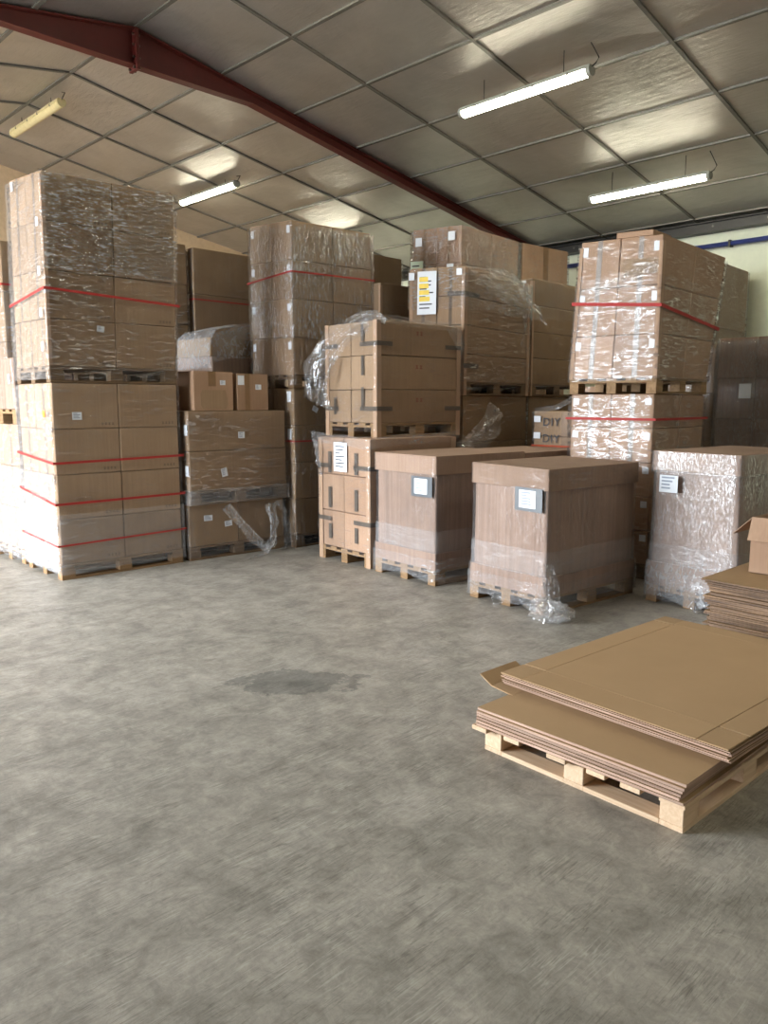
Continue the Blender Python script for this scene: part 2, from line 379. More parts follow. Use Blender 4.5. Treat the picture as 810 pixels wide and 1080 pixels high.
lamp(4.36, 4.15, 5.25, True, 'added unseen tube light near the ridge above the open floor')  # out of view, added for illumination
lamp(4.36, -1.6, 5.25, True, 'added unseen tube light near the ridge at the near end of the hall')  # unseen lamp added for light and glints on the film
lamp(6.92, -1.6, 4.75, True, 'added unseen tube light over the near end of the hall')  # unseen lamp, put in to light the hall
lamp(9.52, -1.6, 4.30, True, 'added unseen tube light over the near end beside the white wall')  # unseen as well, added for its light

# ------------------------------------------------------------------ pallet loads
def pallet_part(t, w, d, mat, warp=None, h=.144):
    m = MB()
    for k in range(5):
        y = (d - .11) * k / 4; m.box(0, w, y, y + .11, h - .022, h)
    for k in range(3):
        x = (w - .12) * k / 2; m.box(x, x + .12, 0, d, h - .044, h - .022)
    for k in range(3):
        y = (d - .1) * k / 2; m.box(0, w, y, y + .1, 0, .022)
    p = m.build('pallet', mat, t, bevel=.002)
    for i in range(3):
        for j in range(3):
            x = (w - .13) * i / 2; y = (d - .1) * j / 2
            MB().box(x, x + .13, y, y + .1, .022, h - .044).build('block', mat, p, bevel=.003)
    return p

class Load:
    def __init__(s, label, U, V, w, d, rot, z0, z1, top=None, name='wrapped_pallet', cat='pallet load', group=None):
        s.t = thing(name, label, cat, (U, V, z0), rot, group); s.w, s.d, s.h = w, d, z1 - z0
        s.top = {k: Vector(v) for k, v in dict(N=(0, 0, 0), R=(0, 0, 0), L=(0, 0, 0)).items()}
        for k, v in (top or {}).items(): s.top[k] = Vector(v)
        s.top['F'] = s.top['R'] + s.top['L'] - s.top['N']
        s.rnd = random.Random(hash(label) if False else sum(ord(c) * (i + 1) for i, c in enumerate(label)))
        s.base = .144
    def W(s, x, y, z):
        a, b, c = x / s.w, y / s.d, max(0, (z - s.base) / max(.01, s.h - s.base))
        T = s.top; d = T['N'] * ((1 - a) * (1 - b)) + T['R'] * (a * (1 - b)) + T['L'] * ((1 - a) * b) + T['F'] * (a * b)
        return Vector((x, y, z)) + d * c
    def pallet(s, mat='wood_old'):
        pallet_part(s.t, s.w, s.d, M[mat]); return s
    def cartons(s, heights, nx, ny, mat='kraft', tape='V', tmat='tape_brown', mark=None, lab=0, name='carton', gap=.003, jit=.005, labU=False, inset=0.0):
        z = s.base; tot = sum(heights); sc = (s.h - s.base) / tot; R = s.rnd; s.zl = [z]
        for k, hh in enumerate(heights):
            z1 = z + hh * sc
            nx_ = nx[k] if isinstance(nx, (list, tuple)) else nx
            ny_ = ny[k] if isinstance(ny, (list, tuple)) else ny
            for i in range(nx_):
                for j in range(ny_):
                    if 0 < i < nx_ - 1 and 0 < j < ny_ - 1: continue
                    x0 = inset + (s.w - 2 * inset) * i / nx_; x1 = inset + (s.w - 2 * inset) * (i + 1) / nx_
                    y0 = inset + (s.d - 2 * inset) * j / ny_; y1 = inset + (s.d - 2 * inset) * (j + 1) / ny_
                    q = [R.uniform(0, jit) for _ in range(4)]
                    x0 += gap + (q[0] if i == 0 else 0); y0 += gap + (q[1] if j == 0 else 0); x1 -= gap + (q[2] if i == nx_ - 1 else 0); y1 -= gap + (q[3] if j == ny_ - 1 else 0)
                    za, zb = z + .002, z1 - .003
                    m = MB(); nn = 4; bu = R.uniform(-.002, .007)
                    m.box(x0, x1, y0, y1, za, zb)
                    c = m.build(name, M[mat], s.t, bevel=.006, warp=s.W)
                    ce_ = lambda face, a, b, lo, hi, mt, nm, off=.0015: s._p(c, face, a, b, lo, hi, mt, nm, (x0, x1, y0, y1, za, zb), off)
                    if i == 0 and 'U' in tape: ce_('U', .44, .56, .0, 1.0, M[tmat], 'packing_tape')
                    if j == 0 and 'V' in tape: ce_('V', .44, .56, .0, 1.0, M[tmat], 'packing_tape')
                    if j == 0 and mark:
                        mm = MB(); hx, hz = x1 - x0, zb - za
                        xa = x1 - .17 if mark == 'icons' else x0 + hx * .45
                        za_ = za + .03 if mark == 'icons' else zb - .12
                        s_ = .02 if mark == 'icons' else .034
                        for n_ in range(4 if mark == 'icons' else 2):
                            for (p0, p1, r0, r1) in ((0, 1, 0, .25), (.35, .65, .2, 1), (0, 1, .75, 1)):
                                a_ = xa + n_ * s_ * 1.7
                                mm.quad([s.W(a_ + s_ * p0, y0 - .002, za_ + s_ * r0), s.W(a_ + s_ * p1, y0 - .002, za_ + s_ * r0), s.W(a_ + s_ * p1, y0 - .002, za_ + s_ * r1), s.W(a_ + s_ * p0, y0 - .002, za_ + s_ * r1)])
                        mm.build('printed_symbols', M['ink_soft'] if mark == 'icons' else M['ink_red'], c, fix=False)
                    if i == 0 and labU:
                        s._p(c, 'U', *((.05, .20) if j == 0 else (.80, .95)), .68, .88, [M['paper'], M['ink_pale']], 'shipping_label', (x0, x1, y0, y1, za, zb), .003, False)
            z = z1; s.zl.append(z)
        return s
    def _p(s, parent, face, a, b, lo, hi, mats, nm, bx, off, lines=False):
        x0, x1, y0, y1, z0, z1 = bx; m = MB()
        def P(u, w, o=off):
            if face == 'U': return s.W(x0 - o, y0 + (y1 - y0) * u, z0 + (z1 - z0) * w)
            return s.W(x0 + (x1 - x0) * u, y0 - o, z0 + (z1 - z0) * w)
        n = 6
        m.grid(lambda u, w: P(a + (b - a) * u, lo + (hi - lo) * w), 1, n)
        if lines:
            R = s.rnd
            for k in range(4):
                za = hi - (hi - lo) * (.18 + .2 * k); e = (hi - lo) * .08; r = R.uniform(.45, .9)
                m.quad([P(a + (b - a) * .1, za - e, off + .001), P(a + (b - a) * r, za - e, off + .001), P(a + (b - a) * r, za, off + .001), P(a + (b - a) * .1, za, off + .001)], 1)
        return m.build(nm, mats, parent, fix=False)
    def label(s, face, c, z, wd, ht, nm='shipping_label', mats=None, off=.006, tilt=0, lines=True, text=None, parent=None):
        """c: metres along the face from the near corner, z: height above the load's base"""
        m = MB(); ca, sa = math.cos(tilt), math.sin(tilt)
        def P(a, b, o=0.0):
            x = a * ca - b * sa; y = a * sa + b * ca
            if face == 'U': return s.W(-off - o, c - x, z + y)
            return s.W(c + x, -off - o, z + y)
        def R(a0, a1, b0, b1, mi, o): m.quad([P(a0, b0, o), P(a1, b0, o), P(a1, b1, o), P(a0, b1, o)], mi)
        R(-wd / 2, wd / 2, -ht / 2, ht / 2, 0, 0)
        o = m.build(nm, mats or M['paper'], parent or s.t, fix=False)
        if lines:
            m = MB(); rr = s.rnd; n = lines if isinstance(lines, int) and lines > 1 else 4
            for k in range(n):
                b = ht * (.36 - .8 * k / n); r = rr.uniform(-.1, .36); e = ht * (.2 if n < 7 else .13) / n
                m.quad([P(-wd * .38, b - e, .001), P(wd * r, b - e, .001), P(wd * r, b + e, .001), P(-wd * .38, b + e, .001)])
            m.build('printed_lines', M['ink' if n >= 7 else 'ink_pale'], o, fix=False)
        return o
    def rect(s, nm, face, c0, c1, z0, z1, mat, off=.007, parent=None):
        m = MB()
        def P(u, w):
            c = c0 + (c1 - c0) * u; z = z0 + (z1 - z0) * w
            return s.W(-off, c, z) if face == 'U' else s.W(c, -off, z)
        m.grid(P, 4, 4); return m.build(nm, M[mat], parent or s.t, fix=False)
    def ring(s, off, z, bulge=0, seed=0, step=.06):
        """points round the load at height z"""
        out = []; w, d = s.w, s.d
        segs = [((-off, d + off), (-off, -off)), ((-off, -off), (w + off, -off)), ((w + off, -off), (w + off, d + off)), ((w + off, d + off), (-off, d + off))]
        nrm = [(-1, 0), (0, -1), (1, 0), (0, 1)]
        for (a, b), n in zip(segs, nrm):
            L = math.dist(a, b); k = max(2, round(L / step))
            for i in range(k):
                f = i / k; out.append((a[0] + (b[0] - a[0]) * f, a[1] + (b[1] - a[1]) * f, n, f))
        return out
    def film(s, mat, z0, z1, off=.012, amp=.006, nm='stretch_film', dz=.06, ragged=.0, flap=0.0, vert=False, side=None):
        pts = s.ring(off, 0)
        if side is not None: pts = [p for p in pts if p[2] == ((-1, 0), (0, -1), (1, 0), (0, 1))[side]]; pts.append((*((-off, -off) if side == 0 else (s.w + off, -off)), pts[0][2], 1.0))
        n = len(pts); rows = max(3, round((z1 - z0) / dz)); sd = s.rnd.uniform(0, 99); m = MB()
        for r in range(rows + 1):
            f = r / rows
            for i, (x, y, nr, e) in enumerate(pts):
                q = Vector((x * 3.0, y * 3.0, (z0 + (z1 - z0) * f) * (1.0 if vert else 3.0)))
                nz = mnoise.noise(q + Vector((sd, 0, 0)))
                edge = min(1, 8 * e * (1 - e))
                o = amp * (abs(nz) * edge)
                z = z0 + (z1 - z0) * f
                if ragged and r == 0: z += ragged * (mnoise.noise(Vector((x * 4, y * 4, sd))) + mnoise.noise(Vector((x * 11, y * 11, sd))) * .5)
                pull = 0
                if flap and r == rows: pull = flap
                m.v.append(tuple(s.W(x + nr[0] * (o - pull), y + nr[1] * (o - pull), z)))
        for r in range(rows):
            for i in range(n if side is None else n - 1):
                j = (i + 1) % n; m.f.append((r * n + i, r * n + j, (r + 1) * n + j, (r + 1) * n + i)); m.mi.append(0)
        return m.build(nm, M[mat], s.t, smooth=True, fix=False)
    def strap(s, zf, mat='red', off=.016, wd=.022, zc_=None, sag=None):
        """one strap round the load; zf = height, sag = heights at the four corners L N R F"""
        zs = sag or [zf] * 4; m = MB(); pts = s.ring(off, 0, step=.1); n = len(pts); cyc = []
        w, d = s.w, s.d
        for (x, y, nr, e) in pts:
            k = nrm_i = [(-1, 0), (0, -1), (1, 0), (0, 1)].index(nr); za, zb = zs[k], zs[(k + 1) % 4]
            cyc.append((x, y, za + (zb - za) * e))
        for x, y, z in cyc:
            m.v.append(tuple(s.W(x, y, z - wd / 2))); m.v.append(tuple(s.W(x, y, z + wd / 2)))
        for i in range(n):
            j = (i + 1) % n; m.f.append((2 * i, 2 * j, 2 * j + 1, 2 * i + 1)); m.mi.append(0)
        o = m.build('strap', M[mat], s.t, fix=False)
        md = o.modifiers.new('thickness', 'SOLIDIFY'); md.thickness = .002; return o
    def posts(s, z0, z1, mat='post', wd=.06, corners='NRLF'):
        for c in corners:
            x = 0 if c in 'NL' else s.w; y = 0 if c in 'NR' else s.d; sx = 1 if c in 'NL' else -1; sy = 1 if c in 'NR' else -1
            o = .005; m = MB(); X = x - sx * o; Y = y - sy * o
            a, b = sorted((X, X + sx * wd)); e, f = sorted((Y, Y + sy * .005)); m.box(a, b, e, f, z0, z1)
            a, b = sorted((X, X + sx * .005)); e, f = sorted((Y, Y + sy * wd)); m.box(a, b, e, f, z0, z1)
            mm = MB()
            m.build('edge_protector', M[mat], s.t, warp=s.W)
    def ribbon(s, nm, path, across, mat='film_bunch', nu=40, nv=8, amp=.02, freq=14, seed=0):
        """a gathered tail of film: path of points, across(f) -> half-width vector"""
        P = [Vector(p) for p in path]
        def at(f):
            t = f * (len(P) - 1); i = min(int(t), len(P) - 2); u = t - i
            p0, p1, p2, p3 = P[max(i - 1, 0)], P[i], P[i + 1], P[min(i + 2, len(P) - 1)]
            return .5 * ((2 * p1) + (p2 - p0) * u + (2 * p0 - 5 * p1 + 4 * p2 - p3) * u * u + (3 * p1 - p0 - 3 * p2 + p3) * u ** 3)
        def fn(a, b):
            p = at(a); ac = Vector(across(a)); q = p + ac * (b * 2 - 1)
            n = Vector((mnoise.noise(Vector((a * 5 + seed, b * freq, 1.3))), mnoise.noise(Vector((a * 5 + seed, b * freq, 7.7))), mnoise.noise(Vector((a * 6 + seed, b * freq * .6, 4.1))) * .6))
            return q + n * amp * 1.6
        m = MB().grid(fn, nu, nv)
        return m.build(nm, M[mat], s.t, smooth=True, fix=False)
    def blob(s, nm, c, r, mat='film_bunch', seed=0, nu=26, nv=16, flat_z=None):
        c = Vector(c)
        def fn(a, b):
            th = 2 * math.pi * a; ph = math.pi * b; d = Vector((math.sin(ph) * math.cos(th), math.sin(ph) * math.sin(th), math.cos(ph)))
            k = 1 + .55 * mnoise.noise(d * 2.2 + Vector((seed, 0, 0))) + .4 * mnoise.noise(d * 5.5 + Vector((0, seed, 0)))
            p = c + Vector((d.x * r[0], d.y * r[1], d.z * r[2])) * k
            if flat_z is not None: p.z = max(p.z, flat_z)
            return p
        return MB().grid(fn, nu, nv).build(nm, M[mat], s.t, smooth=False, fix=False)

# ---- double stack nearest the daylight
A1 = Load('wrapped lower load on the floor with three red straps and an orange tag', 2.873, 7.132, 1.253, .871, -.03, 0, 1.835, group='double stack with red straps')
A1.pallet().cartons([1, 1, 1, 1], 2, 2, 'kraft', tape='U', mark='icons')
A1.film('film_dull', .06, 1.83, amp=.01, ragged=.02); A1.film('film_band', .06, .62, off=.02, ragged=.02, nm='film_overlap')
A1.film('film_veil', .08, 1.82, off=.026, amp=.012, ragged=.04, nm='film_overlap', side=0); A1.film('film_haze', .08, 1.0, off=.032, amp=.012, ragged=.04, nm='film_overlap', side=0)  # white haze on the door side only, painting its overexposed daylight
A1.strap(0, off=.034, sag=[1.17, 1.10, 1.12, 1.1]); A1.strap(0, off=.034, sag=[.82, .72, .73, .72]); A1.strap(0, off=.034, sag=[.37, .33, .36, .33], wd=.016)
A1.label('V', .22, 1.53, .09, .07); A1.label('U', .12, 1.55, .06, .06, off=.036, nm='orange_tag', mats=M['orange_tag'], lines=False)
for z_ in (.5, .95, 1.42): A1.label('U', .05, z_, .05, .07, off=.036, lines=False, nm='white_tag')
A2 = Load('tall wrapped load stacked on the pallet with three red straps', 2.873, 7.132, 1.253, .871, -.03, 1.835, 3.67,
          dict(N=(.02, 0, .0), R=(.05, 0, .009), L=(0, -.10, .05)), group='double stack with red straps')
A2.pallet('wood_dark').cartons([1, 1, 1, 1], 2, [3, 2, 2, 2], 'kraft', tape='U', mark='icons')
A2.film('film_d', .03, 1.85, amp=.012, flap=.06); A2.film('film_glare', 1.0, 1.83, off=.02, nm='film_overlap', side=1); A2.film('film_haze', .03, 1.8, off=.024, amp=.01, nm='film_overlap', side=0); A2.strap(0, off=.03, sag=[.72, .83, .77, .8])  # overlays paint lamp glare on the front, daylight whiteness on the door side
A2.label('V', .48, .50, .07, .055, tilt=-.15)
for z_ in (.32, .62, .98, 1.4): A2.label('U', .07, z_, .055, .075, off=.03, lines=False, nm='white_tag')
A2.label('U', .76, 1.77, .06, .08, lines=False, nm='white_tag')
A2.posts(.15, 1.8, corners='N', wd=.03)
# ---- behind it on the daylight side
B1 = Load('heavily filmed white load on the floor behind the strapped double stack', 2.92, 8.15, 1.2, .85, 0, 0, 1.44, group='loads behind the double stack')
B1.pallet().cartons([1, 1, 1], 2, 2, 'kraft', tape='U'); B1.film('film_veil', .06, 1.43, amp=.012, ragged=.03); B1.film('film_haze', .05, 1.0, off=.022, nm='film_overlap', ragged=.03)  # extra film haze paints the load as blown white by daylight
B2 = Load('pinkish cartons on a pallet on top of the heavily filmed white load', 2.92, 8.15, 1.2, .85, 0, 1.44, 2.10, group='loads behind the double stack', name='carton_pallet')
B2.pallet('wood_old').cartons([1], 2, 3, 'sleeve', tape=''); B2.film('film_dull', .16, .64)
for c in (.12, .42, .7): B2.label('U', c, .45, .05, .09, lines=False, nm='white_tag')
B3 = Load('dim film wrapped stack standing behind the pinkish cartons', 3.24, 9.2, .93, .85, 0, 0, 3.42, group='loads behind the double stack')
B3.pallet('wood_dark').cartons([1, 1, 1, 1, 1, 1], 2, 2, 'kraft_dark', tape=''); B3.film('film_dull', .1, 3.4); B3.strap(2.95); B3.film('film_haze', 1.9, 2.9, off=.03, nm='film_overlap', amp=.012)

# ---- low stack
C1 = Load('torn film bottom load on the floor with loose film tails', 4.20, 7.08, 1.18, .82, -.07, 0, .59, None, group='low stack of wide cartons')
C1.pallet('wood_dark').cartons([1], 2, 1, 'kraft_dark', tape=''); C1.film('film_tight', .03, .57, amp=.015, ragged=.03)
C1.label('V', .22, .44, .10, .06); C1.label('V', .46, .36, .09, .06, tilt=.1)
C1.ribbon('film_tail', [(.42, -.03, .55), (.55, -.06, .38), (.72, -.1, .18), (.86, -.16, .04), (.72, -.26, .012), (.5, -.34, .008)], lambda f: (.045, 0, .03), amp=.016, seed=3, mat='film_fog')
C1.ribbon('film_tail', [(.98, -.03, .54), (1.0, -.07, .36), (.97, -.1, .2), (.9, -.12, .06), (.82, -.13, .03)], lambda f: (.06 * (1 - .3 * f), .01, .0), amp=.03, seed=9, mat='film_fog')
C1.ribbon('film_tail', [(1.08, -.03, .56), (1.16, -.05, .4), (1.18, -.08, .1), (1.1, -.12, .02)], lambda f: (.05, .01, .0), amp=.03, seed=14, mat='film_haze')
C2 = Load('two wide cartons high on a pallet between the strapped stack and the back row', 4.20, 7.03, 1.20, .82, -.06, .59, 1.57, group='low stack of wide cartons')
C2.pallet('wood_dark').cartons([1, 1], 1, 1, 'kraft', tape='', name='wide_carton'); C2.film('film_h', .02, .97, amp=.012); C2.film('film_band', .0, .16, off=.02, nm='film_overlap')
C2.label('V', .62, .72, .08, .07); C2.label('V', .40, .33, .07, .09, tilt=.2)
for z_ in (.78, .36): C2.label('U', .05, z_, .07, .11, lines=False, nm='white_tag')
def loose_carton(label, U, V, w, d, h, rot, z0, tapes, labels, panel=False):
    c = Load(label, U, V, w, d, rot, z0, z0 + h, name='loose_carton', cat='carton', group='loose cartons on the low stack'); c.base = 0
    MB().box(0, w, 0, d, 0, h - .006).build('carton_body', M['kraft_warm'], c.t, bevel=.004)
    MB().box(.001, w - .001, .001, d / 2 - .002, h - .006, h).box(.001, w - .001, d / 2 + .002, d - .001, h - .006, h).build('flaps', M['kraft_warm'], c.t)
    for f, c0, c1 in tapes: c.rect('packing_tape', f, c0, c1, h * (.62 if panel else 0), h, 'tape_kraft', .001)
    for f, cc, z, a, b, ln in labels: c.label(f, cc, z, a, b, off=.002, lines=ln)
    if panel:
        m = MB(); pts = [(.10, .02), (.47, .02), (.5, .06), (.5, .12), (.47, .22), (.10, .22), (.07, .18), (.07, .06)]
        m.prism([(p[0] * w / .62 + .02, p[1] * h / .42) for p in pts], 1, -.003, 0); m.build('cut_panel', M['kraft'], c.t)
    return c
loose_carton('loose open brown carton with a cut front panel on the low stack', 4.285, 7.04, .465, .55, .405, -.04, 1.571, [('V', .17, .26)], [('V', .34, .29, .065, .05, True)], True)
loose_carton('loose brown carton with two labels beside the one with a cut panel', 4.80, 7.02, .40, .55, .39, -.03, 1.571, [('V', .10, .16)], [('V', .05, .32, .08, .1, False), ('V', .27, .25, .075, .055, True)])
# ---- behind the low stack
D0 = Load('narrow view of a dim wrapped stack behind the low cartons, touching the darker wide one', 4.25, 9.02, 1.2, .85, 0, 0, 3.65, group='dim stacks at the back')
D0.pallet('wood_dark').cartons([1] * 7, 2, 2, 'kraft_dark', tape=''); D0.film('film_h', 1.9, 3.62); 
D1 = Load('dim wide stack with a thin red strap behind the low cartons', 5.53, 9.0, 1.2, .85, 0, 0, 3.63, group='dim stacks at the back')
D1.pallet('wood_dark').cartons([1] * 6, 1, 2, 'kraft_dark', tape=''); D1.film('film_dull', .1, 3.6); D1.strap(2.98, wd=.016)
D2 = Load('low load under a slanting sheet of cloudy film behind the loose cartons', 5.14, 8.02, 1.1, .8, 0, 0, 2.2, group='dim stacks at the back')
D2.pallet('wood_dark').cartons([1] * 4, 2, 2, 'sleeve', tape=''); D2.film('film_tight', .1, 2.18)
D2.ribbon('film_sheet', [(-.03, .35, 2.06), (.0, .38, 2.44), (.35, .4, 2.58), (.8, .4, 2.62)], lambda f: (.0, .40, .0), amp=.03, mat='film_fog', nv=14, seed=2)
D2.ribbon('film_sheet', [(-.02, -.04, 2.30), (.3, -.05, 2.36), (.6, -.05, 2.41), (1.05, -.05, 2.44)], lambda f: (0, .0, .16 + .06 * f), amp=.02, mat='film_fog', nv=8, seed=5)
MB().box(.0, 1.08, .02, .78, 2.2, 2.42).build('carton', M['kraft_dark'], D2.t, bevel=.006)

# ---- tall double stack in the middle of the back row
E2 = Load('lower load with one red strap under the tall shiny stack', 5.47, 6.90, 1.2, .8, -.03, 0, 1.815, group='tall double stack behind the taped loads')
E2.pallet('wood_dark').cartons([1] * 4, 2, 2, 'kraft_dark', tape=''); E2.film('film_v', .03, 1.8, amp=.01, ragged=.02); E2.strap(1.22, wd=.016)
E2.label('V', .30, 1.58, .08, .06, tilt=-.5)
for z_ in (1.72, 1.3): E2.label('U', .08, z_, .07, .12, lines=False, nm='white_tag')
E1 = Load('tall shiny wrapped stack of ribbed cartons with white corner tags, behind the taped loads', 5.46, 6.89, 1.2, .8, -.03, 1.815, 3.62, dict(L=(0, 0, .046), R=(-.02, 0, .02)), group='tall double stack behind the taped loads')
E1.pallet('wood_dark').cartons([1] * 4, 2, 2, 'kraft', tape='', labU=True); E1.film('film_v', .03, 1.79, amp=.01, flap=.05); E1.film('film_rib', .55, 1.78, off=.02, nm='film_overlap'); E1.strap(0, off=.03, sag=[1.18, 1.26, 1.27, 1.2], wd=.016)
E1.label('V', .36, .42, .08, .06)
# ---- far loads seen over the tops
F2 = Load('far wrapped load with a white corner tag seen over the film draped stack', 7.93, 8.0, 1.2, .85, 0, 0, 3.34, group='far loads over the film draped stack')
F2.pallet('wood_dark').cartons([1] * 6, 1, 2, 'kraft', tape=''); F2.film('film_h', 1.9, 3.32); F2.label('U', .3, 3.2, .1, .16, lines=False); F2.posts(2.2, 3.3, corners='N', wd=.04)
F1 = Load('farthest tall brown stack seen over the film draped stack', 8.26, 9.02, 1.18, .85, 0, 0, 3.97, group='far loads over the film draped stack')
F1.pallet('wood_dark').cartons([1] * 6, 1, 2, 'kraft_dark', tape=''); F1.film('film_dull', 1.9, 3.95)

# ---- taped double stack
def taped(L, zs):
    for z in zs:
        L.rect('tape_strip', 'V', -.008, .20, z, z + .045, 'tape_dark', .009); L.rect('tape_strip', 'V', L.w - .24, L.w + .004, z + .0, z + .045, 'tape_dark', .009)
        L.rect('tape_strip', 'U', -.008, .26, z, z + .045, 'tape_dark', .009); L.rect('tape_strip', 'U', L.d - .22, L.d, z, z + .045, 'tape_dark', .009)
G1 = Load('lower taped load on the floor with a white delivery sheet', 5.273, 5.463, 1.187, .861, -.078, 0, 1.30, group='taped double stack')
G1.pallet('wood_old').cartons([1, 1, 1], 1, 2, 'kraft_warm', tape=''); G1.posts(.0, 1.29, wd=.07)
for z_, h_ in ((.20, .16), (.53, .22), (.9, .22)):
    for c_ in (.22, .66): G1.rect('tape_strip', 'U', c_ - .025, c_ + .025, z_ + .03, z_ + .03 + h_, 'tape_dark', .009)
taped(G1, [.42, .98])
G1.label('U', .47, 1.10, .22, .30, nm='delivery_sheet', off=.014, lines=7)
G1.film('film_dull', .1, 1.28)
G1.ribbon('film_tail', [(-.02, .92, 1.26), (-.06, .84, 1.24), (-.07, .80, 1.12), (-.06, .78, .98), (-.05, .78, .90)], lambda f: (.03, .05, 0), amp=.03, seed=4, mat='film_haze')
G1.ribbon('film_drape', [(-.05, .93, 1.30), (-.04, .6, 1.28), (-.05, .3, 1.28), (-.04, -.04, 1.25), (.3, -.06, 1.29), (.75, -.06, 1.28), (1.2, -.04, 1.3)], lambda f: (-.01, -.01, .055), amp=.02, seed=8, mat='film_haze', nu=80)
G1.ribbon('film_drape', [(.0, .86, 1.315), (.0, .4, 1.31), (.05, .02, 1.31), (.5, .03, 1.31), (1.1, .03, 1.31)], lambda f: (.04, .04, .0), amp=.008, seed=21, mat='film_bunch', nu=60)
G2 = Load('taped load of three wide cartons with film draped over its top corner', 5.5, 5.60, 1.2, .85, -.07, 1.30, 2.47, group='taped double stack')
G2.pallet('wood_old').cartons([1, 1, 1], 1, 2, 'kraft', tape='', mark='glass', name='wide_carton'); G2.posts(.0, 1.17, wd=.06)
for z_, h_ in ((.18, .18), (.26, .2), (.92, .2), (.58, .2)):
    for c_ in (.22,) if h_ > .19 else (.68,): G2.rect('tape_strip', 'U', c_ - .022, c_ + .022, z_ + .05, z_ + .05 + h_, 'tape_dark', .009)
taped(G2, [.27, .92]); G2.film('film_dull', .06, 1.16)
G2.ribbon('film_drape', [(.06, -.02, 1.20), (-.03, .16, 1.17), (-.1, .38, 1.08), (-.18, .60, .90), (-.22, .72, .66), (-.2, .76, .46), (-.18, .74, .34)],
          lambda f: (-.02 - .06 * f, .04 + .1 * f, .06 + .03 * math.sin(f * 3)), amp=.035, seed=6, nu=60, nv=18, freq=18)
G2.ribbon('film_drape', [(-.02, -.02, 1.185), (.3, -.03, 1.175), (.7, -.03, 1.16), (1.2, -.03, 1.15)], lambda f: (0, -.004, .04), amp=.014, seed=11, nu=50, mat='film_haze')
G2.ribbon('film_drape', [(.02, .05, 1.19), (.4, .08, 1.19), (.8, .08, 1.185), (1.15, .06, 1.18)], lambda f: (0, .08, .0), amp=.012, seed=15, nu=50, mat='film_haze')
G2.ribbon('film_drape', [(1.05, -.03, 1.17), (1.15, -.03, 1.0), (1.2, -.03, .9)], lambda f: (.08 * (1 - f) + .02, 0, .03), amp=.012, seed=16, nu=20, mat='film_band')

# ---- back row behind the lidded boxes
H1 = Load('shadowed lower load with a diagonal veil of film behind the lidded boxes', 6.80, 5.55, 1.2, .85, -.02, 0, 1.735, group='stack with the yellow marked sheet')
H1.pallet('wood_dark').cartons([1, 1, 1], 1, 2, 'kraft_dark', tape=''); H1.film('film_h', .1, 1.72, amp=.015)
H1.ribbon('film_sheet', [(-.1, -.12, 1.12), (.15, -.1, 1.24), (.4, -.07, 1.40), (.55, -.04, 1.60)], lambda f: (.12, -.02, -.09), amp=.02, seed=2, mat='film_band', nv=12, freq=7)
H1.ribbon('film_sheet', [(-.05, -.1, 1.2), (.2, -.09, 1.3), (.48, -.07, 1.48), (.52, -.06, 1.56)], lambda f: (.03, 0, -.03), amp=.02, seed=22, mat='film_haze', nv=6, freq=7)
H2 = Load('upper taped load carrying a white sheet marked in yellow', 6.78, 5.53, 1.2, .85, -.02, 1.735, 3.13, dict(L=(0, -.02, .07), R=(.015, 0, -.074)), group='stack with the yellow marked sheet')
H2.pallet('wood_dark').cartons([1, 1, 1, 1], 1, 2, 'kraft', tape='U', mark=None, name='wide_carton', tmat='tape_brown'); H2.posts(.0, 1.38, wd=.05); H2.film('film_h', .05, 1.38, amp=.012, flap=.03); H2.film('film_glare', .95, 1.38, off=.02, nm='film_overlap')
sh = H2.label('U', .55, 1.12, .30, .46, nm='delivery_sheet', off=.032, lines=9)
m_ = MB()
for k in range(4):
    z_ = 1.27 - .07 * k; m_.quad([H2.W(-.0335, .67, z_ - .03), H2.W(-.0335, .53 - .01 * k, z_ - .03), H2.W(-.0335, .53 - .01 * k, z_ + .02), H2.W(-.0335, .67, z_ + .02)])
m_.build('yellow_highlight', M['yellow'], sh, fix=False)
H2.label('U', .06, 1.33, .08, .07, lines=False, nm='white_tag', off=.03); H2.label('U', .80, 1.30, .09, .08, lines=False, nm='white_tag', off=.03)
H2.rect('tape_strip', 'U', -.005, .25, 1.08, 1.13, 'tape_dark', .01); H2.rect('tape_strip', 'V', -.005, .24, 1.08, 1.13, 'tape_dark', .01); H2.rect('tape_strip', 'V', -.02, .24, .30, .35, 'tape_dark', .01)
H2.ribbon('film_flap', [(.35, -.04, 1.38), (.75, -.06, 1.34), (1.0, -.09, 1.22), (1.02, -.1, 1.08), (1.25, -.12, 1.0), (1.3, -.12, .9)], lambda f: (.05, -.02, -.07), amp=.03, seed=7, mat='film_bunch', nv=10)
H2.ribbon('film_flap', [(.3, -.04, 1.25), (.6, -.06, 1.14), (.9, -.08, 1.02), (1.28, -.1, .93)], lambda f: (.02, -.01, .05), amp=.02, seed=17, mat='film_haze', nv=8)
H2.ribbon('film_flap', [(1.0, -.06, .98), (1.04, -.06, .8), (1.0, -.05, .62), (1.1, -.05, .54)], lambda f: (.03, 0, .01), amp=.012, seed=19, mat='film_haze', nv=5)
H3 = Load('farther taller stack with a pale green sheet rising above the yellow marked one', 7.92, 6.52, 1.2, .9, 0, 0, 3.89, dict(L=(0, -.05, .057), R=(.04, 0, -.034)), group='tall loads along the back')
H3.pallet('wood_dark').cartons([1] * 8, 2, [2] * 8, 'kraft_warm', tape='U', tmat='tape_kraft'); H3.film('film_v', 1.9, 3.88, flap=.03); H3.film('film_glare', 3.1, 3.88, off=.025, nm='film_overlap')
H3.label('U', .78, 3.27, .24, .42, nm='delivery_sheet', mats=M['paper_green'], off=.035, lines=7)
